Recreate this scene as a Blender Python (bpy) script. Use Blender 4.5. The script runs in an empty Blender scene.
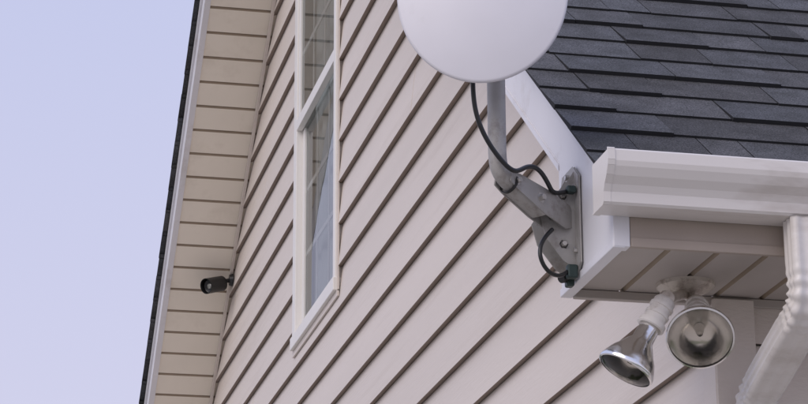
import bpy, bmesh, math, random
import numpy as np
from mathutils import Vector, Matrix
random.seed(7)
SC=bpy.context.scene
COL=SC.collection
SC.view_settings.view_transform='Standard'
SC.view_settings.look='None'
SC.view_settings.exposure=0

# ------------------------------------------------------------------ materials
def mat(name,col,rough=0.6,metal=0.0,var=0.06,nscale=6.0,bump=0.0,bscale=80.0,spec=0.5,stretch=(1,1,1),dirt=None,attr=None,fine=0.0):
    m=bpy.data.materials.new(name); m.use_nodes=True
    nt=m.node_tree; N=nt.nodes; L=nt.links
    b=N['Principled BSDF']
    b.inputs['Roughness'].default_value=rough
    b.inputs['Metallic'].default_value=metal
    b.inputs['Specular IOR Level'].default_value=spec
    tc=N.new('ShaderNodeTexCoord'); mp=N.new('ShaderNodeMapping')
    mp.inputs['Scale'].default_value=stretch
    L.new(tc.outputs['Object'],mp.inputs['Vector'])
    n=N.new('ShaderNodeTexNoise'); n.inputs['Scale'].default_value=nscale; n.inputs['Detail'].default_value=3
    L.new(mp.outputs['Vector'],n.inputs['Vector'])
    r=N.new('ShaderNodeValToRGB')
    r.color_ramp.elements[0].position=0.3; r.color_ramp.elements[1].position=0.7
    c=col
    r.color_ramp.elements[0].color=(c[0]*(1-var),c[1]*(1-var),c[2]*(1-var*1.1),1)
    r.color_ramp.elements[1].color=(min(1,c[0]*(1+var)),min(1,c[1]*(1+var)),min(1,c[2]*(1+var)),1)
    L.new(n.outputs['Fac'],r.inputs['Fac'])
    out=r.outputs['Color']
    if attr:
        a=N.new('ShaderNodeAttribute'); a.attribute_name=attr
        mx=N.new('ShaderNodeMixRGB'); mx.blend_type='MULTIPLY'; mx.inputs['Fac'].default_value=1
        L.new(out,mx.inputs['Color1']); L.new(a.outputs['Color'],mx.inputs['Color2']); out=mx.outputs['Color']
    if dirt:
        n2=N.new('ShaderNodeTexNoise'); n2.inputs['Scale'].default_value=dirt[1]; n2.inputs['Detail'].default_value=5; n2.inputs['Roughness'].default_value=0.7
        L.new(mp.outputs['Vector'],n2.inputs['Vector'])
        r2=N.new('ShaderNodeValToRGB'); r2.color_ramp.elements[0].position=dirt[2]; r2.color_ramp.elements[1].position=dirt[2]+0.16
        r2.color_ramp.elements[0].color=(0,0,0,1); r2.color_ramp.elements[1].color=(dirt[3],)*3+(1,)
        L.new(n2.outputs['Fac'],r2.inputs['Fac'])
        mx=N.new('ShaderNodeMixRGB'); L.new(r2.outputs['Color'],mx.inputs['Fac'])
        L.new(out,mx.inputs['Color1']); mx.inputs['Color2'].default_value=(*dirt[0],1); out=mx.outputs['Color']
    if fine:
        n3=N.new('ShaderNodeTexNoise'); n3.inputs['Scale'].default_value=300; n3.inputs['Detail'].default_value=2
        L.new(tc.outputs['Object'],n3.inputs['Vector'])
        r3=N.new('ShaderNodeValToRGB'); r3.color_ramp.elements[0].position=0.35; r3.color_ramp.elements[1].position=0.68
        r3.color_ramp.elements[0].color=(1-fine,)*3+(1,); r3.color_ramp.elements[1].color=(1+fine,)*3+(1,)
        L.new(n3.outputs['Fac'],r3.inputs['Fac'])
        mx=N.new('ShaderNodeMixRGB'); mx.blend_type='MULTIPLY'; mx.inputs['Fac'].default_value=1
        L.new(out,mx.inputs['Color1']); L.new(r3.outputs['Color'],mx.inputs['Color2']); out=mx.outputs['Color']
    L.new(out,b.inputs['Base Color'])
    if bump:
        nb=N.new('ShaderNodeTexNoise'); nb.inputs['Scale'].default_value=bscale; nb.inputs['Detail'].default_value=3
        L.new(mp.outputs['Vector'],nb.inputs['Vector'])
        bp=N.new('ShaderNodeBump'); bp.inputs['Strength'].default_value=bump; bp.inputs['Distance'].default_value=0.004
        L.new(nb.outputs['Fac'],bp.inputs['Height']); L.new(bp.outputs['Normal'],b.inputs['Normal'])
    return m

M_side=mat('vinyl_siding',(0.69,0.62,0.565),0.55,var=0.045,nscale=1.5,bump=0.3,bscale=60,stretch=(1,0.12,2.5),dirt=((0.52,0.45,0.39),3.0,0.54,0.4))
M_lap_shade=mat('siding_lap_shade',(0.27,0.21,0.175),0.7,var=0.08)  # siding vinyl, with the shade under each lap put into the colour
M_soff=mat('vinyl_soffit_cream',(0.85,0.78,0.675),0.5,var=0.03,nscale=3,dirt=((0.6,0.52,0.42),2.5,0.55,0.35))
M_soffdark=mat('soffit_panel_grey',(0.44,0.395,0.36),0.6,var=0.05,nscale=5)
M_groove=mat('soffit_groove',(0.34,0.27,0.20),0.7)
M_white=mat('white_aluminium_trim',(0.74,0.73,0.76),0.42,var=0.03,nscale=4,bump=0.08,bscale=12,dirt=((0.45,0.40,0.36),5,0.56,0.4))
M_gut=mat('gutter_enamel',(0.74,0.70,0.67),0.35,var=0.03,nscale=3,bump=0.05,bscale=10,stretch=(0.3,1,1),dirt=((0.42,0.36,0.31),7,0.54,0.45))
M_fascdark=mat('fascia_tan',(0.40,0.335,0.285),0.55,var=0.06)
M_shin=mat('asphalt_shingle',(0.082,0.083,0.09),0.9,var=0.25,nscale=14,bump=0.9,bscale=350,attr='tone',fine=0.55)
M_shinedge=mat('shingle_edge',(0.022,0.022,0.025),0.95)
M_winframe=mat('window_vinyl',(0.80,0.775,0.74),0.4,var=0.02)
M_dish=mat('dish_paint',(0.72,0.705,0.75),0.38,var=0.03,nscale=7,bump=0.03,bscale=30,dirt=((0.52,0.50,0.52),9,0.56,0.3))
M_galv=mat('grey_painted_steel',(0.38,0.365,0.35),0.55,metal=0.2,var=0.10,nscale=20,bump=0.1,bscale=150,dirt=((0.20,0.17,0.15),22,0.52,0.6))
M_bolt=mat('zinc_bolt',(0.55,0.53,0.50),0.3,metal=0.9)
M_black=mat('black_plastic',(0.012,0.012,0.013),0.35)
M_teal=mat('patinated_ground_clamp',(0.035,0.055,0.052),0.5,metal=0.4)
M_socket=mat('white_socket_enamel',(0.74,0.70,0.66),0.4,var=0.04,nscale=25,dirt=((0.4,0.33,0.27),30,0.55,0.5))
M_canopy=mat('tarnished_canopy',(0.62,0.56,0.50),0.35,metal=0.3,var=0.08,nscale=30,dirt=((0.22,0.16,0.12),28,0.50,0.7))
M_reflector=mat('silvered_reflector',(0.90,0.89,0.88),0.20,metal=1.0,var=0.03,bump=0.15,bscale=45)
M_ground=mat('grass_ground',(0.07,0.095,0.035),0.95,var=0.35,nscale=3,bump=1,bscale=40)
M_bounce=mat('bounce_concrete',(0.46,0.43,0.38),0.9,var=0.08,nscale=2,bump=0.4,bscale=60)  # pale concrete for the added paving that bounces light upwards
M_found=mat('foundation_block',(0.33,0.30,0.28),0.9,var=0.1,nscale=8,bump=0.5)
M_curtain=mat('curtain_cloth',(0.62,0.64,0.62),0.9,var=0.1)
M_grid=mat('muntin_vinyl',(0.80,0.79,0.76),0.5,var=0.02)
def glassmat(name,tint,rough,trans,base=None,bs=0.3):
    m=bpy.data.materials.new(name); m.use_nodes=True
    nt=m.node_tree;N=nt.nodes;L=nt.links
    for n in list(N):
        if n.type!='OUTPUT_MATERIAL': N.remove(n)
    o=[n for n in N if n.type=='OUTPUT_MATERIAL'][0]
    fr=N.new('ShaderNodeFresnel'); fr.inputs['IOR'].default_value=1.52
    tr=N.new('ShaderNodeBsdfTransparent'); tr.inputs['Color'].default_value=(*tint,1)
    gl=N.new('ShaderNodeBsdfGlossy'); gl.inputs['Roughness'].default_value=rough
    tc=N.new('ShaderNodeTexCoord'); nn=N.new('ShaderNodeTexNoise'); nn.inputs['Scale'].default_value=trans
    L.new(tc.outputs['Object'],nn.inputs['Vector'])
    bp=N.new('ShaderNodeBump'); bp.inputs['Strength'].default_value=bs; bp.inputs['Distance'].default_value=0.004
    L.new(nn.outputs['Fac'],bp.inputs['Height']); L.new(bp.outputs['Normal'],gl.inputs['Normal'])
    mx=N.new('ShaderNodeMixShader')
    L.new(fr.outputs['Fac'],mx.inputs['Fac']); L.new(tr.outputs['BSDF'],mx.inputs[1]); L.new(gl.outputs['BSDF'],mx.inputs[2])
    L.new(mx.outputs['Shader'],o.inputs['Surface'])
    return m
M_glass=glassmat('window_glass',(0.88,0.90,0.89),0.01,2.0,bs=0.12)
M_lens=glassmat('lamp_lens_glass',(0.90,0.86,0.80),0.05,70)

# ------------------------------------------------------------------ mesh helpers
def empty(name,loc=(0,0,0)):
    e=bpy.data.objects.new(name,None); COL.objects.link(e); e.empty_display_size=0.1; return e
def mesh(name,verts,faces,mats,parent=None,fm=None,smooth=False):
    me=bpy.data.meshes.new(name); me.from_pydata([tuple(v) for v in verts],[],faces)
    if not isinstance(mats,(list,tuple)): mats=[mats]
    for m in mats: me.materials.append(m)
    if fm:
        for p,i in zip(me.polygons,fm): p.material_index=i
    if smooth:
        for p in me.polygons: p.use_smooth=True
    me.update()
    o=bpy.data.objects.new(name,me); COL.objects.link(o)
    if parent: o.parent=parent
    return o
class MB:
    def __init__(s): s.v=[];s.f=[];s.m=[]
    def quad(s,a,b,c,d,m=0):
        i=len(s.v); s.v+=[a,b,c,d]; s.f.append((i,i+1,i+2,i+3)); s.m.append(m)
    def poly(s,pts,m=0):
        i=len(s.v); s.v+=list(pts); s.f.append(tuple(range(i,i+len(pts)))); s.m.append(m)
    def box(s,x0,x1,y0,y1,z0,z1,m=0):
        P=[(x0,y0,z0),(x1,y0,z0),(x1,y1,z0),(x0,y1,z0),(x0,y0,z1),(x1,y0,z1),(x1,y1,z1),(x0,y1,z1)]
        i=len(s.v); s.v+=P
        for f in ((0,3,2,1),(4,5,6,7),(0,1,5,4),(1,2,6,5),(2,3,7,6),(3,0,4,7)):
            s.f.append(tuple(i+k for k in f)); s.m.append(m)
    def prism(s,prof,axis,a,b,m=0,caps=True,close=True):
        n=len(prof); i=len(s.v)
        for t in (a,b):
            for p in prof:
                s.v.append((t,p[0],p[1]) if axis=='x' else (p[0],t,p[1]))
        for k in range(n if close else n-1):
            j=(k+1)%n; s.f.append((i+k,i+j,i+n+j,i+n+k)); s.m.append(m)
        if caps:
            s.f.append(tuple(i+k for k in range(n))); s.m.append(m)
            s.f.append(tuple(i+n+k for k in range(n-1,-1,-1))); s.m.append(m)
    def obj(s,name,mats,parent=None,bevel=0,smooth=False,weld=False):
        o=mesh(name,s.v,s.f,mats,parent,s.m,smooth)
        if weld:
            bm=bmesh.new(); bm.from_mesh(o.data)
            bmesh.ops.remove_doubles(bm,verts=bm.verts,dist=1e-5)
            bmesh.ops.recalc_face_normals(bm,faces=bm.faces)
            bm.to_mesh(o.data); bm.free()
        if bevel:
            md=o.modifiers.new('b','BEVEL'); md.width=bevel; md.segments=2; md.limit_method='ANGLE'
        return o
def lathe(name,prof,origin,axis,mats,parent=None,seg=40,fmf=None,sx=1,sy=1,updir=(0,0,1),split=40):
    ax=Vector(axis).normalized(); up=Vector(updir)
    if abs(ax.dot(up))>0.98: up=Vector((1,0,0))
    u=up.cross(ax).normalized(); w=ax.cross(u).normalized()
    V=[];Fc=[];fm=[]
    O=Vector(origin)
    for r,h in prof:
        for k in range(seg):
            a=2*math.pi*k/seg
            V.append(O+ax*h+u*(r*sx*math.cos(a))+w*(r*sy*math.sin(a)))
    for i in range(len(prof)-1):
        for k in range(seg):
            j=(k+1)%seg
            Fc.append((i*seg+k,i*seg+j,(i+1)*seg+j,(i+1)*seg+k)); fm.append(fmf[i] if fmf else 0)
    o=mesh(name,V,Fc,mats,parent,fm,smooth=True)
    bm=bmesh.new(); bm.from_mesh(o.data); bmesh.ops.recalc_face_normals(bm,faces=bm.faces); bm.to_mesh(o.data); bm.free()
    md=o.modifiers.new('es','EDGE_SPLIT'); md.split_angle=math.radians(split)
    return o
def tube(name,pts,r,m,parent=None,res=8,caps=True,bez=True):
    cu=bpy.data.curves.new(name,'CURVE'); cu.dimensions='3D'
    sp=cu.splines.new('NURBS' if bez else 'POLY'); sp.points.add(len(pts)-1)
    for p,q in zip(sp.points,pts): p.co=(*q,1)
    if bez: sp.use_endpoint_u=True; sp.order_u=4; sp.resolution_u=10
    cu.bevel_depth=r; cu.bevel_resolution=res; cu.use_fill_caps=caps
    cu.materials.append(m)
    o=bpy.data.objects.new(name,cu); COL.objects.link(o)
    if parent:o.parent=parent
    return o

# ------------------------------------------------------------------ dimensions
T=0.7815; R_=0.36; EO=0.38
RY=4.82
SZ0=0.284
W=2*RY
LX=9.0
GZ=-3.0
RT=0.17
def soffz(y): return SZ0+T*y if y<RY else SZ0+T*(W-y)

house=empty('house')

# ---- gable wall siding
CH=0.177
wy0,wy1,wz0,wz1=4.34,5.34,1.246,3.28
mb=MB()
def wbounds(z):
    if z<=SZ0: return 0.0,W
    d=(z-SZ0)/T; return d,W-d
def xprof(z,zb):
    t=(z-zb)/CH
    return -0.024+0.020*t
ztop=SZ0+T*RY
z=GZ+0.35
z0s=0.256-math.ceil((0.256-z)/CH)*CH
zb=z0s
rs=random.Random(3)
while zb<ztop:
    zt=min(zb+CH,ztop)
    cuts=[zb,zt]
    for w in (wz0,wz1,SZ0):
        if zb+1e-4<w<zt-1e-4: cuts.append(w)
    cuts.sort()
    for a,b in zip(cuts[:-1],cuts[1:]):
        a0,a1=wbounds(a); b0,b1=wbounds(b)
        xa,xb=xprof(a,zb),xprof(b,zb)
        mid=(a+b)/2
        if wz0<mid<wz1:
            mb.quad((xa,a0,a),(xa,wy0,a),(xb,wy0,b),(xb,b0,b))
            mb.quad((xa,wy1,a),(xa,a1,a),(xb,b1,b),(xb,wy1,b))
        else:
            mb.quad((xa,a0,a),(xa,a1,a),(xb,b1,b),(xb,b0,b))
    a0,a1=wbounds(zb)
    segs=[(a0,a1)]
    if wz0<=zb-1e-6<wz1: segs=[(a0,wy0),(wy1,a1)]
    for s0,s1 in segs:
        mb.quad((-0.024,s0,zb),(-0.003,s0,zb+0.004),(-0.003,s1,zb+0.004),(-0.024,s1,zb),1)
    # panel end laps: a thin panel edge every few metres
    if zb+CH<ztop:
        yy=rs.uniform(0.6,8.5)
        b0,b1=wbounds(zb+CH)
        if b0+0.1<yy<b1-0.5 and not (wz0-CH<zb<wz1 and wy0-0.5<yy<wy1+0.1):
            e=0.0012; L_=0.45
            mb.quad((-0.024-e,yy,zb-0.001),(-0.024-e*0.2,yy+L_,zb-0.001),(-0.004-e*0.2,yy+L_,zb+CH-0.002),(-0.004-e,yy,zb+CH-0.002))
            mb.quad((-0.024-e,yy,zb-0.001),(-0.004-e,yy,zb+CH-0.002),(-0.003,yy,zb+CH-0.002),(-0.023,yy,zb-0.001),0)
    zb+=CH
mb.obj('gable_siding',[M_side,M_lap_shade],house)
mb=MB()
zl=GZ+0.2
def sheath(y0,y1,za,top=None):
    pts=[(0.0,y0,za)]
    pts+= [(0.0,y1,za)]
    if top is None:
        pts+=[(0.0,y1,soffz(y1)+0.1)]
        if y0<RY<y1: pts+=[(0.0,RY,ztop+0.1)]
        pts+=[(0.0,y0,soffz(y0)+0.1)]
    else: pts+=[(0.0,y1,top),(0.0,y0,top)]
    mb.poly(pts)
sheath(0,wy0,zl); sheath(wy1,W,zl); sheath(wy0,wy1,zl,wz0); sheath(wy0,wy1,wz1)
mb.quad((0,0.03,zl),(LX,0.03,zl),(LX,0.03,0.2),(0,0.03,0.2))
mb.quad((0,W-0.03,zl),(LX,W-0.03,zl),(LX,W-0.03,0.2),(0,W-0.03,0.2))
mb.poly([(LX,0,zl),(LX,W,zl),(LX,W,SZ0),(LX,RY,ztop),(LX,0,SZ0)])
mb.obj('wall_sheathing',[M_side],house)
for nm,yy,sgn in (('eave_siding',0.0,-1),('rear_eave_siding',W,1)):
    mb=MB(); zb=z0s
    while zb<0.05:
        zt=min(zb+CH,0.05)
        mb.quad((0.0,yy+sgn*0.022,zb),(LX,yy+sgn*0.022,zb),(LX,yy+sgn*0.003,zt),(0.0,yy+sgn*0.003,zt),0)
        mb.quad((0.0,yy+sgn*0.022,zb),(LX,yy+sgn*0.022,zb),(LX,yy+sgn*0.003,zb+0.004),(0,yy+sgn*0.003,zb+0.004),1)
        zb+=CH
    mb.obj(nm,[M_side,M_lap_shade],house)
mb=MB()
mb.box(-0.032,0.060,-0.034,-0.004,GZ+0.3,-0.004)
mb.box(-0.034,-0.006,-0.030,0.050,GZ+0.3,-0.004)
mb.box(-0.032,0.060,W+0.004,W+0.034,GZ+0.3,-0.004)
mb.obj('corner_trim',[M_side],house,bevel=0.002)
mb=MB(); mb.box(0.01,LX-0.01,0.04,W-0.04,GZ-0.2,GZ+0.34); mb.obj('foundation',[M_found],house)

# ---- window
win=empty('window'); win.parent=house
mb=MB()
tw=0.055; xo=-0.034
mb.box(xo,0.0,wy0,wy0+0.045,wz0,wz1); mb.box(xo,0.0,wy1-0.07,wy1,wz0,wz1)
mb.box(xo+0.002,0.0,wy0+0.045,wy1-0.07,wz1-tw,wz1); mb.box(xo-0.008,0.0,wy0-0.006,wy1+0.006,wz0-0.025,wz0+0.03)
mb.obj('casing',[M_winframe],win,bevel=0.003)
mb=MB(); mb.box(-0.027,-0.02,wy1,wy1+0.022,wz0-0.03,wz1+0.02); mb.box(-0.027,-0.02,wy0-0.022,wy0,wz0-0.03,wz1+0.02); mb.box(-0.0275,-0.02,wy0-0.022,wy1+0.022,wz0-0.052,wz0-0.0255)
mb.obj('siding_channel',[M_side],win)
zm=2.27
ia,ib=wy0+0.045,wy1-0.07
mb=MB()
sr=0.04
xu0,xu1=-0.026,-0.008
xl0,xl1=-0.006,0.012
mb.box(xu0,xu1,ia,ia+sr,zm,wz1-tw); mb.box(xu0,xu1,ib-sr,ib,zm,wz1-tw)
mb.box(xu0+.001,xu1-.001,ia+sr,ib-sr,wz1-tw-sr,wz1-tw); mb.box(xu0-0.008,xu1+.001,ia+0.001,ib-0.001,zm-0.05,zm+0.002)
mb.box(xl0,xl1,ia,ia+sr,wz0+0.03,zm-0.052); mb.box(xl0,xl1,ib-sr-0.015,ib,wz0+0.03,zm-0.052)
mb.box(xl0+.001,xl1-.001,ia+sr,ib-sr-0.015,wz0+0.03,wz0+0.03+0.06)
mb.box(-0.004,0.10,ia-0.02,ia-0.001,wz0,wz1); mb.box(-0.004,0.10,ib+0.001,ib+0.02,wz0,wz1)
mb.obj('sash_frames',[M_winframe],win,bevel=0.002)
mb=MB()
g=0.011
for i in (1,2):
    yy=ia+sr+(ib-ia-2*sr)*i/3
    mb.box(-0.0145,-0.010,yy-g,yy+g,zm+0.003,wz1-tw-sr)
    mb.box(0.0055,0.010,yy-g,yy+g,wz0+0.09,zm-0.05)
for i in (1,2):
    zz=zm+(wz1-tw-sr-zm)*i/3
    mb.box(-0.015,-0.0095,ia+sr,ib-sr,zz-g,zz+g)
    zz=wz0+0.09+(zm-0.05-wz0-0.09)*i/3
    mb.box(0.005,0.0105,ia+sr,ib-sr,zz-g,zz+g)
mb.obj('muntin_grid',[M_grid],win)
mb=MB()
for xx,za,zc in ((-0.017,zm,wz1-tw-sr),(0.003,wz0+0.08,zm-.05)):
    mb.quad((xx,ib-sr,za),(xx,ia+sr,za),(xx,ia+sr,zc),(xx,ib-sr,zc))
mb.obj('panes',[M_glass],win)
mb=MB()
n=60
for i in range(n):
    a=wy0-0.1+(wy1-wy0+0.8)*i/n; b=wy0-0.1+(wy1-wy0+0.8)*(i+1)/n
    xa=0.055+0.010*math.sin(i*1.1); xb=0.055+0.010*math.sin((i+1)*1.1)
    mb.quad((xa,a,wz0-0.1),(xb,b,wz0-0.1),(xb,b,wz1+0.1),(xa,a,wz1+0.1))
mb.obj('curtain',[M_curtain],win,smooth=True,weld=True)

# ---- roof
FX=-R_; 
SX=FX-0.036
roof=empty('roof'); roof.parent=house
mb=MB()
y0=-EO-0.03
for s in (0,1):
    def Y(y): return y if s==0 else W-y
    z_e=SZ0+T*y0+RT; z_r=SZ0+T*RY+RT
    P=[(FX+0.004,Y(y0),z_e-0.03),(LX+0.3,Y(y0),z_e-0.03),(LX+0.3,RY,z_r-0.03),(FX+0.004,RY,z_r-0.03)]
    Q=[(p[0],p[1],p[2]+0.024) for p in P]
    i=len(mb.v); mb.v+=P+Q
    for f in ((0,1,2,3),(4,5,6,7),(0,1,5,4),(1,2,6,5),(3,0,4,7)):
        mb.f.append(tuple(i+q for q in f)); mb.m.append(0)
mb.obj('roof_deck',[M_shinedge],roof)
def shingles(name,side):
    V=[];F=[];tones=[];fm=[]
    L=math.sqrt(1+T*T); ey=1/L; ez=T/L
    nrm=(-ez,ey)
    SL=(RY-(-EO-0.045))*L
    ex=0.142; s=0.0
    def P(x,sl,h):
        y=-EO-0.045+sl*ey; zz=SZ0+T*(-EO-0.045)+RT+sl*ez
        y+=nrm[0]*h; zz+=nrm[1]*h
        return (x, y if side==0 else W-y, zz)
    while s<SL-0.02:
        e=min(ex,SL-s)
        x=SX-random.uniform(0,0.003)
        first=True
        while x<LX+0.3:
            w=random.choice([0.10,0.16,0.22,0.30,0.17,0.24])*random.uniform(0.85,1.15)
            if first: w*=random.uniform(0.4,1); first=False
            th=random.choice([0.007,0.008,0.012])
            ds=random.uniform(-0.005,0.002)-(0.003 if th>0.01 else 0)
            x1=min(x+w,LX+0.3)
            g=0.0012
            a=P(x+g,s+ds,th);b=P(x1-g,s+ds+random.uniform(-.001,.001),th);c=P(x1-g,s+e+0.02,0.001);d=P(x+g,s+e+0.02,0.001)
            a2=P(x+g,s+ds,-0.001);b2=P(x1-g,s+ds,-0.001);c2=P(x1-g,s+e+0.02,-0.001);d2=P(x+g,s+e+0.02,-0.001)
            i=len(V); V+= [a,b,c,d,a2,b2,c2,d2]
            F.extend([(i,i+1,i+2,i+3),(i+4,i+5,i+1,i),(i+4,i,i+3,i+7),(i+5,i+6,i+2,i+1)])
            t=random.uniform(0.74,1.25)*(0.85 if th>0.01 and random.random()<0.5 else 1)
            wc=random.uniform(-0.03,0.04)
            tones.extend([(t*(1+wc),t,t*(1-wc),1)]*4); fm.extend([0,1,1,1])
            x=x1
        s+=ex
    o=mesh(name,V,F,[M_shin,M_shinedge],roof,fm)
    ca=o.data.color_attributes.new('tone','FLOAT_COLOR','CORNER')
    for p,t in zip(o.data.polygons,tones):
        for l in p.loop_indices: ca.data[l].color=t
    return o
shingles('shingles_front',0); shingles('shingles_rear',1)
mb=MB()
zr=SZ0+T*RY+RT+0.012
x=SX
while x<LX+0.3:
    mb.quad((x,RY-0.13,zr-0.13*T+0.006),(x+0.16,RY-0.13,zr-0.13*T),(x+0.16,RY,zr),(x,RY,zr+0.006))
    mb.quad((x,RY+0.13,zr-0.13*T+0.006),(x,RY,zr+0.006),(x+0.16,RY,zr),(x+0.16,RY+0.13,zr-0.13*T))
    x+=0.145
mb.obj('ridge_cap',[M_shinedge],roof)

mb=MB()
def rake(side,ys,top,bot,x0,x1,m=0,ye=RY):
    def Y(y): return y if side==0 else W-y
    A=[(ys,SZ0+T*ys+bot),(ye,SZ0+T*ye+bot),(ye,SZ0+T*ye+top),(ys,SZ0+T*ys+top)]
    i=len(mb.v)
    for xx in (x0,x1):
        for y,zz in A: mb.v.append((xx,Y(y),zz))
    for f in ((0,1,2,3),(4,5,6,7),(0,1,5,4),(2,3,7,6),(3,0,4,7)):
        mb.f.append(tuple(i+q for q in f)); mb.m.append(m)
for s in (0,1):
    rake(s,0.0,RT-0.012,0.0,FX,FX+0.02)
    rake(s,-0.38,RT-0.006,RT-0.045,FX-0.010,FX+0.0,0)
    rake(s,0.0,0.004,-0.008,FX-0.004,FX+0.026)
mb.obj('rake_boards',[M_white],house,bevel=0.0015)
for nm,s in (('eave_return',0),('rear_eave_return',1)):
    mb=MB()
    def Y(y): return y if s==0 else W-y
    prof=[(-EO,0.0),(0.0,0.0),(0.0,SZ0+RT-0.012),(-EO,SZ0-T*EO+RT-0.012)]
    pp=[(Y(a),b) for a,b in prof]
    mb.prism(pp,'x',FX-0.002,FX+0.018)
    mb.box(FX-0.006,FX+0.02,min(Y(-EO-0.003),Y(0.003)),max(Y(-EO-0.003),Y(0.003)),-0.012,0.006)
    mb.box(FX-0.005,FX+0.03,min(Y(-EO-0.004),Y(-EO+0.028)),max(Y(-EO-0.004),Y(-EO+0.028)),-0.010,SZ0-T*EO+RT-0.02)
    mb.obj(nm,[M_white],house,bevel=0.002)
mb=MB()
mb.box(FX+0.031,LX+0.3,-EO-0.002,-EO+0.018,-0.006,0.13)
mb.box(FX+0.031,LX+0.3,-EO-0.006,-EO-0.001,-0.010,0.010)
mb.box(FX+0.031,LX+0.3,W+EO-0.018,W+EO+0.002,-0.006,0.13)
mb.obj('eave_fascia',[M_fascdark],house,bevel=0.0015)
def flat_soffit(name,ya,yb):
    mb=MB(); x=FX+0.021; pw=0.105; gw=0.007; i=0
    while x<LX+0.3:
        x1=x+pw
        mb.quad((x+gw,ya,0.004),(x1-gw,ya,0.004),(x1-gw,yb,0.004),(x+gw,yb,0.004),0)
        mb.quad((x1-gw,ya,0.004),(x1,ya,0.012),(x1,yb,0.012),(x1-gw,yb,0.004),1)
        mb.quad((x,ya,0.012),(x+gw,ya,0.004),(x+gw,yb,0.004),(x,yb,0.012),1)
        x=x1;i+=1
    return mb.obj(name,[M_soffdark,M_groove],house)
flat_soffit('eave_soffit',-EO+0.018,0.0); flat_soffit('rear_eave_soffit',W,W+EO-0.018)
mb=MB()
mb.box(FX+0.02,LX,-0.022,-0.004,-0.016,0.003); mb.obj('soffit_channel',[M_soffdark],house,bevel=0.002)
def rake_soffit(name,s):
    mb=MB(); y=0.02; pw=0.112; k=0
    def Y(v): return v if s==0 else W-v
    def Zs(v,h=0): return SZ0+T*v+h
    while y<RY:
        y1=min(y+pw,RY); g=0.008
        deep=0.016 if k%2==0 else 0.009
        mb.quad((FX+0.02,Y(y+g),Zs(y+g)),(0,Y(y+g),Zs(y+g)),(0,Y(y1-g*0.3),Zs(y1-g*0.3,-0.002)),(FX+0.02,Y(y1-g*0.3),Zs(y1-g*0.3,-0.002)),0)
        mb.quad((FX+0.02,Y(y),Zs(y,deep)),(0,Y(y),Zs(y,deep)),(0,Y(y+g),Zs(y+g)),(FX+0.02,Y(y+g),Zs(y+g)),1)
        mb.quad((FX+0.02,Y(y1-g*.3),Zs(y1-g*.3,-0.002)),(0,Y(y1-g*.3),Zs(y1-g*.3,-0.002)),(0,Y(y1),Zs(y1,deep)),(FX+0.02,Y(y1),Zs(y1,deep)),1)
        y=y1;k+=1
    mb.obj(name,[M_soff,M_groove],house)
rake_soffit('rake_soffit_front',0); rake_soffit('rake_soffit_rear',1)
mb=MB()
for s in (0,1): rake(s,0.05,-0.004,-0.034,-0.036,-0.022)
mb.obj('rake_channel',[M_side],house)

# ---- gutter (K-style) + end cap
mb=MB()
yb=-EO-0.006; g0=0.054; gt=0.156
prof=[(yb,gt),(yb,g0),(yb-0.070,g0),(yb-0.074,g0+0.004),(yb-0.076,g0+0.024),(yb-0.084,g0+0.038),(yb-0.098,g0+0.052),(yb-0.108,g0+0.068),(yb-0.111,g0+0.078),(yb-0.111,gt-0.003),(yb-0.108,gt),(yb-0.098,gt),(yb-0.096,gt-0.006)]
GX0=-0.405
mb.prism(prof,'x',GX0,LX+0.3,caps=False,close=False)
capp=prof[:10]+[(yb-0.108,gt)]
mb.poly([(GX0-0.001,a,b) for a,b in capp])
mb.poly([(LX+0.3,a,b) for a,b in capp])
for q in range(len(capp)-2):
    a,b=capp[q+1],capp[q+2]
    sc_=1.03; cy_,cz_=yb-0.05,0.1
    f=lambda p,s:(cy_+(p[0]-cy_)*s,cz_+(p[1]-cz_)*s)
    A,B=f(a,sc_),f(b,sc_)
    mb.quad((GX0-0.003,A[0],A[1]),(GX0-0.003,B[0],B[1]),(GX0+0.012,B[0],B[1]),(GX0+0.012,A[0],A[1]))
    mb.quad((GX0-0.003,A[0],A[1]),(GX0-0.003,B[0],B[1]),(GX0-0.003,b[0],b[1]),(GX0-0.003,a[0],a[1]))
gut=mb.obj('rain_gutter',[M_gut])
sd=gut.modifiers.new('s','SOLIDIFY'); sd.thickness=0.0015
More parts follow.
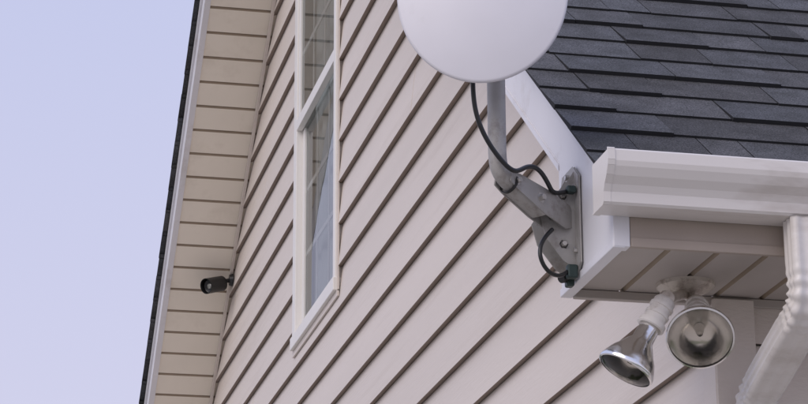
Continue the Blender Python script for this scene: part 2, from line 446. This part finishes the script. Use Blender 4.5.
# ---- downspout
def sweep(name,path,hx,hy,m):
    P=[Vector(p) for p in path]
    cu=[]
    for i in range(len(P)-1):
        n=max(2,int((P[i+1]-P[i]).length/0.004))
        for k in range(n): cu.append(P[i].lerp(P[i+1],k/n))
    cu.append(P[-1])
    for _ in range(110):
        c2=cu[:]
        for i in range(1,len(cu)-1): c2[i]=(cu[i-1]+cu[i]*2+cu[i+1])/4
        cu=c2
    V=[];F=[]
    X=Vector((1,0,0))
    sec=[]
    c=0.010
    def side(ax,ay,bx,by,n,nx,ny):
        for k in range(n):
            t=k/n; fl=-0.0035*(0.5-0.5*math.cos(t*2*math.pi*2))
            sec.append((ax+(bx-ax)*t+nx*fl,ay+(by-ay)*t+ny*fl))
    side(-hx+c,-hy,hx-c,-hy,14,0,-1); sec.append((hx-c,-hy)); 
    side(hx,-hy+c,hx,hy-c,14,1,0); sec.append((hx,hy-c))
    side(hx-c,hy,-hx+c,hy,14,0,1); sec.append((-hx+c,hy))
    side(-hx,hy-c,-hx,-hy+c,14,-1,0); sec.append((-hx,-hy+c))
    n=len(sec); L=0
    for i,p in enumerate(cu):
        a=cu[max(0,i-1)];b=cu[min(len(cu)-1,i+1)]
        t=(b-a).normalized(); nn=X.cross(t).normalized()
        if i: L+=(p-cu[i-1]).length
        bend=0
        if 2<i<len(cu)-3:
            t0=(cu[i]-cu[max(0,i-9)]).normalized(); t1=(cu[min(len(cu)-1,i+9)]-cu[i]).normalized()
            bend=min(1,t0.angle(t1)*6)
        s=1-0.13*bend*(0.5+0.5*math.cos(L/0.024*2*math.pi))
        for (u,w) in sec: V.append(p+X*u*s+nn*w*s)
    for i in range(len(cu)-1):
        for k in range(n):
            j=(k+1)%n; F.append((i*n+k,i*n+j,(i+1)*n+j,(i+1)*n+k))
    F.append(tuple(range(n)))
    return mesh(name,V,F,m,None,smooth=True)
dx=0.024
ds=sweep('downspout',[(dx,-0.435,0.052),(dx,-0.435,-0.125),(dx,-0.10,-0.245),(dx,-0.068,-0.30),(dx,-0.068,-2.75),(dx,-0.22,-2.88)],0.040,0.030,M_gut)

# ---- satellite dish
dish=empty('satellite_dish')
n=Vector((-0.31,-0.95,0.03)).normalized()
C=Vector((-0.622,-0.36,0.528))
prof=[]
Rr=0.176; D=0.030
for i in range(0,17):
    r=Rr*i/16*0.975; q=r/Rr
    prof.append((max(r,1e-4),D*(1-q*q)))
prof+=[(Rr*0.990,0.0005),(Rr,-0.002),(Rr*1.003,-0.006),(Rr*0.995,-0.009),(Rr*0.97,-0.008)]
for i in range(13,-1,-1):
    r=Rr*i/14*0.96; prof.append((max(r,1e-4),D*(1-(r/Rr)**2)-0.006))
lathe('reflector',prof,C,n,[M_dish],dish,seg=96,sx=1.0,sy=1.14,split=60)
B=C-n*0.02
lathe('back_hub',[(1e-4,-0.03),(0.06,-0.03),(0.06,0.020),(1e-4,0.020)],B,n,[M_galv],dish,seg=6)
mx,my=-0.567,-0.25
lathe('mast_clamp',[(0.02,0),(0.034,0.0),(0.034,0.10),(0.02,0.10)],(mx,my,0.42),(0,0,1),[M_galv],dish,seg=8)
tube('mast',[(mx,my,0.52),(mx,my,0.40),(mx,my,0.30),(mx,my,0.235),(mx,my,0.195),(mx+0.012,my+0.008,0.170),(mx+0.040,my+0.026,0.155),(mx+0.10,my+0.07,0.135)],0.0190,M_galv,dish)
def plate(name,pts,thick,m,parent,bevel=0.002):
    P=[Vector(p) for p in pts]; nn=(P[1]-P[0]).cross(P[2]-P[0]).normalized()*thick/2
    k=len(P); V=[p-nn for p in P]+[p+nn for p in P]
    F=[tuple(range(k)),tuple(range(2*k-1,k-1,-1))]+[(i,(i+1)%k,k+(i+1)%k,k+i) for i in range(k)]
    o=mesh(name,V,F,m,parent)
    md=o.modifiers.new('b','BEVEL'); md.width=bevel; md.segments=2
    return o
a=Vector((mx+0.015,my+0.012,0.168)); b=Vector((-0.385,-0.115,0.118))
d=(b-a).normalized(); side=d.cross(Vector((0,0,1))).normalized(); up=side.cross(d).normalized()
def armplate(off,w0,w1,nm):
    pts=[]
    for t,w in ((0.0,w0*0.6),(0.12,w0),(0.55,w1),(0.9,w1),(1.0,w1*0.55)): pts.append(a.lerp(b,t)+up*w+side*off)
    for t,w in ((1.0,w1*0.55),(0.9,w1),(0.55,w1),(0.12,w0),(0.0,w0*0.6)): pts.append(a.lerp(b,t)-up*w+side*off)
    plate(nm,pts,0.003,M_galv,dish,0.0008)
armplate(0.021,0.017,0.027,'arm_cheek_near'); armplate(-0.021,0.017,0.027,'arm_cheek_far')
pts=[a.lerp(b,t)+up*w+side*s for t,w,s in ((0.1,0.014,-0.02),(0.1,0.014,0.02),(0.95,0.024,0.02),(0.95,0.024,-0.02))]
plate('arm_web',pts,0.003,M_galv,dish,0.0008)
pts=[a.lerp(b,t)-up*w+side*s for t,w,s in ((0.1,0.014,-0.02),(0.1,0.014,0.02),(0.6,0.024,0.02),(0.6,0.024,-0.02))]
plate('arm_web_under',pts,0.003,M_galv,dish,0.0008)
fx=FX-0.008
plate('foot_plate',[(fx,-0.165,0.02),(fx,-0.135,-0.005),(fx,-0.06,0.0),(fx,-0.035,0.03),(fx,-0.03,0.20),(fx,-0.05,0.240),(fx,-0.13,0.240),(fx,-0.165,0.21)],0.005,M_galv,dish,0.0015)
for yy,nm in ((-0.135,'foot_ear_near'),(-0.070,'foot_ear_far')):
    plate(nm,[(fx,yy,0.01),(fx,yy,0.230),(fx-0.012,yy,0.210),(fx-0.050,yy,0.165),(fx-0.078,yy,0.125),(fx-0.066,yy,0.08),(fx-0.028,yy,0.03)],0.004,M_galv,dish,0.001)
def bolt(p,ax,r=0.008,par=None,nm='bolt'):
    lathe(nm,[(1e-4,0.009),(r*0.9,0.009),(r,0.007),(r,0.0),(r*1.7,0.0),(r*1.7,-0.002)],p,ax,[M_bolt],par,seg=6)
for p in ((fx-0.052,-0.137,0.125),(fx-0.028,-0.137,0.172),(fx-0.028,-0.137,0.065)): bolt(p,(0,-1,0),0.006,dish)
for p in ((fx-0.002,-0.150,0.19),(fx-0.002,-0.150,0.05),(fx-0.002,-0.05,0.19),(fx-0.002,-0.05,0.05),(fx-0.002,-0.1,0.225)): bolt(p,(-1,0,0),0.006,dish)
bolt(a+side*0.023+d*0.02,side,0.006,dish); bolt(a+side*0.023+d*0.10,side,0.007,dish)
tube('coax_cable',[(-0.632,-0.315,0.40),(-0.632,-0.310,0.360),(-0.630,-0.30,0.325),(-0.622,-0.295,0.275),(-0.598,-0.29,0.225),(-0.565,-0.285,0.185),(-0.535,-0.275,0.165),(-0.505,-0.255,0.195),(-0.470,-0.23,0.197),(-0.440,-0.20,0.165),(-0.425,-0.17,0.160),(-0.385,-0.15,0.180)],0.0050,M_black,dish)
tube('coax_cable_lower',[(-0.43,-0.17,0.085),(-0.455,-0.19,0.060),(-0.470,-0.20,0.030),(-0.462,-0.20,-0.002),(-0.435,-0.18,-0.020),(-0.405,-0.16,-0.012),(-0.385,-0.14,0.010)],0.0045,M_black,dish)
lathe('cable_tie',[(0.021,-0.003),(0.0235,-0.003),(0.0235,0.003),(0.021,0.003)],(mx+0.03,my+0.02,0.160),(0.8,0.5,-0.3),[M_black],dish,seg=20)
mb=MB(); mb.box(-0.394,-0.371,-0.155,-0.135,-0.012,0.018); mb.box(-0.388,-0.371,-0.128,-0.105,-0.022,0.006)
mb.obj('ground_block',[M_teal],dish,bevel=0.004)
mb=MB(); mb.box(-0.393,-0.373,-0.165,-0.145,0.172,0.188); mb.obj('upper_clip',[M_teal],dish,bevel=0.004)
lathe('grommet',[(1e-4,0.02),(0.010,0.02),(0.013,0.0)],(-0.385,-0.12,0.0),(-0.6,-0.3,-0.3),[M_black],dish,seg=12)

# ---- twin floodlight under the soffit
fl=empty('floodlight')
cc=Vector((-0.118,-0.10,0.0))
lathe('canopy',[(1e-4,-0.024),(0.026,-0.023),(0.040,-0.017),(0.054,-0.010),(0.062,-0.004),(0.063,0.004)],cc,(0,0,1),[M_canopy],fl,seg=40)
def lamp(base,tip,R,idx):
    ax=(tip-base).normalized(); L=(tip-base).length
    tube('arm_%d'%idx,[cc+Vector((0,0,-0.018)),cc.lerp(base,0.5)+Vector((0,0,-0.008)),base,base+ax*0.02],0.011,M_canopy,fl)
    lathe('knuckle_%d'%idx,[(1e-4,-0.016),(0.014,-0.012),(0.018,0.0),(0.014,0.012),(1e-4,0.016)],base,ax.cross(Vector((0,0,1))),[M_canopy],fl,seg=16)
    lathe('socket_%d'%idx,[(1e-4,0.0),(0.019,0.002),(0.023,0.008),(0.023,0.018),(0.026,0.019),(0.026,0.025),(0.023,0.026),(0.023,0.038),(0.026,0.039),(0.026,0.045),(0.024,0.046),(0.024,0.058),(0.029,0.060),(0.030,0.072),(0.026,0.074),(0.02,0.07)],base,ax,[M_socket],fl,seg=32)
    nL=L
    pr=[(0.021,0.062),(0.023,nL-0.072),(0.030,nL-0.062),(R*0.66,nL-0.046),(R*0.82,nL-0.032),(R*0.94,nL-0.016),(R*0.985,nL-0.008),(R,nL-0.006),(R*1.015,nL-0.002),(R,nL+0.002),(R*0.95,nL+0.0035),(R*0.95,nL-0.004)]
    lathe('reflector_%d'%idx,pr,base,ax,[M_reflector],fl,seg=48)
    lathe('inner_reflector_%d'%idx,[(R*0.945,nL-0.005),(R*0.90,nL-0.012),(R*0.75,nL-0.027),(R*0.5,nL-0.042),(R*0.25,nL-0.050),(1e-4,nL-0.052)],base,ax,[M_reflector],fl,seg=48)
    lens=lathe('lens_%d'%idx,[(1e-4,nL+0.013),(R*0.3,nL+0.0125),(R*0.6,nL+0.010),(R*0.85,nL+0.005),(R*0.95,nL+0.001)],base,ax,[M_lens],fl,seg=48)
    me=lens.data; me.update()
    if me.polygons[0].normal.dot(ax)<0: me.flip_normals()
    lathe('filament_holder_%d'%idx,[(1e-4,nL-0.015),(0.006,nL-0.017),(0.009,nL-0.03),(0.011,nL-0.05)],base,ax,[M_bolt],fl,seg=12)
lamp(Vector((-0.208,-0.235,-0.070)),Vector((-0.300,-0.232,-0.224)),0.060,1)
lamp(Vector((-0.106,-0.130,-0.045)),Vector((-0.145,-0.255,-0.155)),0.070,2)

# ---- security camera
sc=empty('security_camera')
P0=Vector((-0.024,7.25,2.08))
lathe('wall_base',[(1e-4,0.02),(0.028,0.018),(0.034,0.0)],P0,(-1,0,0),[M_black],sc,seg=24)
tube('bracket_arm',[P0,P0+Vector((-0.04,0,-0.004)),P0+Vector((-0.07,-0.01,-0.02)),P0+Vector((-0.085,-0.01,-0.03))],0.011,M_black,sc)
ax=Vector((-0.75,-0.55,-0.32)).normalized(); O=P0+Vector((-0.07,0.0,-0.028))
lathe('camera_body',[(1e-4,-0.035),(0.026,-0.033),(0.034,-0.024),(0.036,0.07),(0.032,0.078),(0.026,0.074),(1e-4,0.070)],O,ax,[M_black],sc,seg=28)
lathe('sun_hood',[(0.040,-0.02),(0.041,0.10),(0.038,0.10),(0.038,-0.02)],O+Vector((0,0,0.004)),ax,[M_black],sc,seg=28)
lathe('camera_lens',[(1e-4,0.079),(0.012,0.078),(0.016,0.074)],O,ax,[M_bolt],sc,seg=20)

# ---- ground
mb=MB(); mb.quad((-900,-900,GZ),(900,-900,GZ),(900,900,GZ),(-900,900,GZ)); mb.obj('ground',[M_ground])
mb=MB(); mb.quad((-16,-14,GZ+0.004),(12,-14,GZ+0.004),(12,-0.6,GZ+0.004),(-16,-0.6,GZ+0.004)); 
mb.quad((-16,-0.6,GZ+0.004),(-0.6,-0.6,GZ+0.004),(-0.6,18,GZ+0.004),(-16,18,GZ+0.004)); mb.obj('bounce_paving',[M_bounce])  # unseen paving, added and widened to bounce light onto the soffits

# ------------------------------------------------------------------ camera
f,yaw,pit,rol=2417.6,0.2179,0.3111,-0.0049
F=np.array([math.sin(yaw)*math.cos(pit),math.cos(yaw)*math.cos(pit),math.sin(pit)])
R0=np.array([math.cos(yaw),-math.sin(yaw),0]);U0=np.cross(R0,F)
R=math.cos(rol)*R0+math.sin(rol)*U0;U=-math.sin(rol)*R0+math.cos(rol)*U0
cd=bpy.data.cameras.new('camera'); co=bpy.data.objects.new('camera',cd); COL.objects.link(co)
co.matrix_world=Matrix(((R[0],U[0],-F[0],-1.7745),(R[1],U[1],-F[1],-4.8118),(R[2],U[2],-F[2],-1.4036),(0,0,0,1)))
cd.sensor_width=36; cd.lens=f/808*36; cd.clip_end=3000; cd.clip_start=0.05
SC.camera=co

# ------------------------------------------------------------------ light
sun_dir=Vector((-0.66,-0.52,0.62)).normalized()
sd_=bpy.data.lights.new('sun','SUN'); sd_.energy=1.3; sd_.angle=math.radians(45); sd_.color=(1.0,0.91,0.81)
so=bpy.data.objects.new('sun',sd_); COL.objects.link(so)
so.rotation_euler=sun_dir.to_track_quat('Z','Y').to_euler()
w=bpy.data.worlds.new('World'); SC.world=w; w.use_nodes=True
N=w.node_tree.nodes; L=w.node_tree.links
bg=N['Background']; bg.inputs['Strength'].default_value=0.10
sk=N.new('ShaderNodeTexSky'); sk.sky_type='NISHITA'; sk.sun_disc=False
sk.sun_elevation=math.asin(sun_dir.z); sk.sun_rotation=math.atan2(sun_dir.x,sun_dir.y)
sk.dust_density=3.0
# thin high haze: paler and pinker towards the horizon
tc=N.new('ShaderNodeTexCoord'); sx=N.new('ShaderNodeSeparateXYZ'); L.new(tc.outputs['Generated'],sx.inputs['Vector'])
mr=N.new('ShaderNodeMapRange'); mr.inputs['From Min'].default_value=0.15; mr.inputs['From Max'].default_value=0.5
L.new(sx.outputs['Z'],mr.inputs['Value'])
hz=N.new('ShaderNodeMixRGB'); hz.inputs['Color1'].default_value=(7.4,7.15,9.0,1); hz.inputs['Color2'].default_value=(5.9,6.4,9.3,1)
L.new(mr.outputs['Result'],hz.inputs['Fac'])
mx_=N.new('ShaderNodeMixRGB'); mx_.inputs['Fac'].default_value=0.85
L.new(sk.outputs['Color'],mx_.inputs['Color1']); L.new(hz.outputs['Color'],mx_.inputs['Color2']); L.new(mx_.outputs['Color'],bg.inputs['Color'])
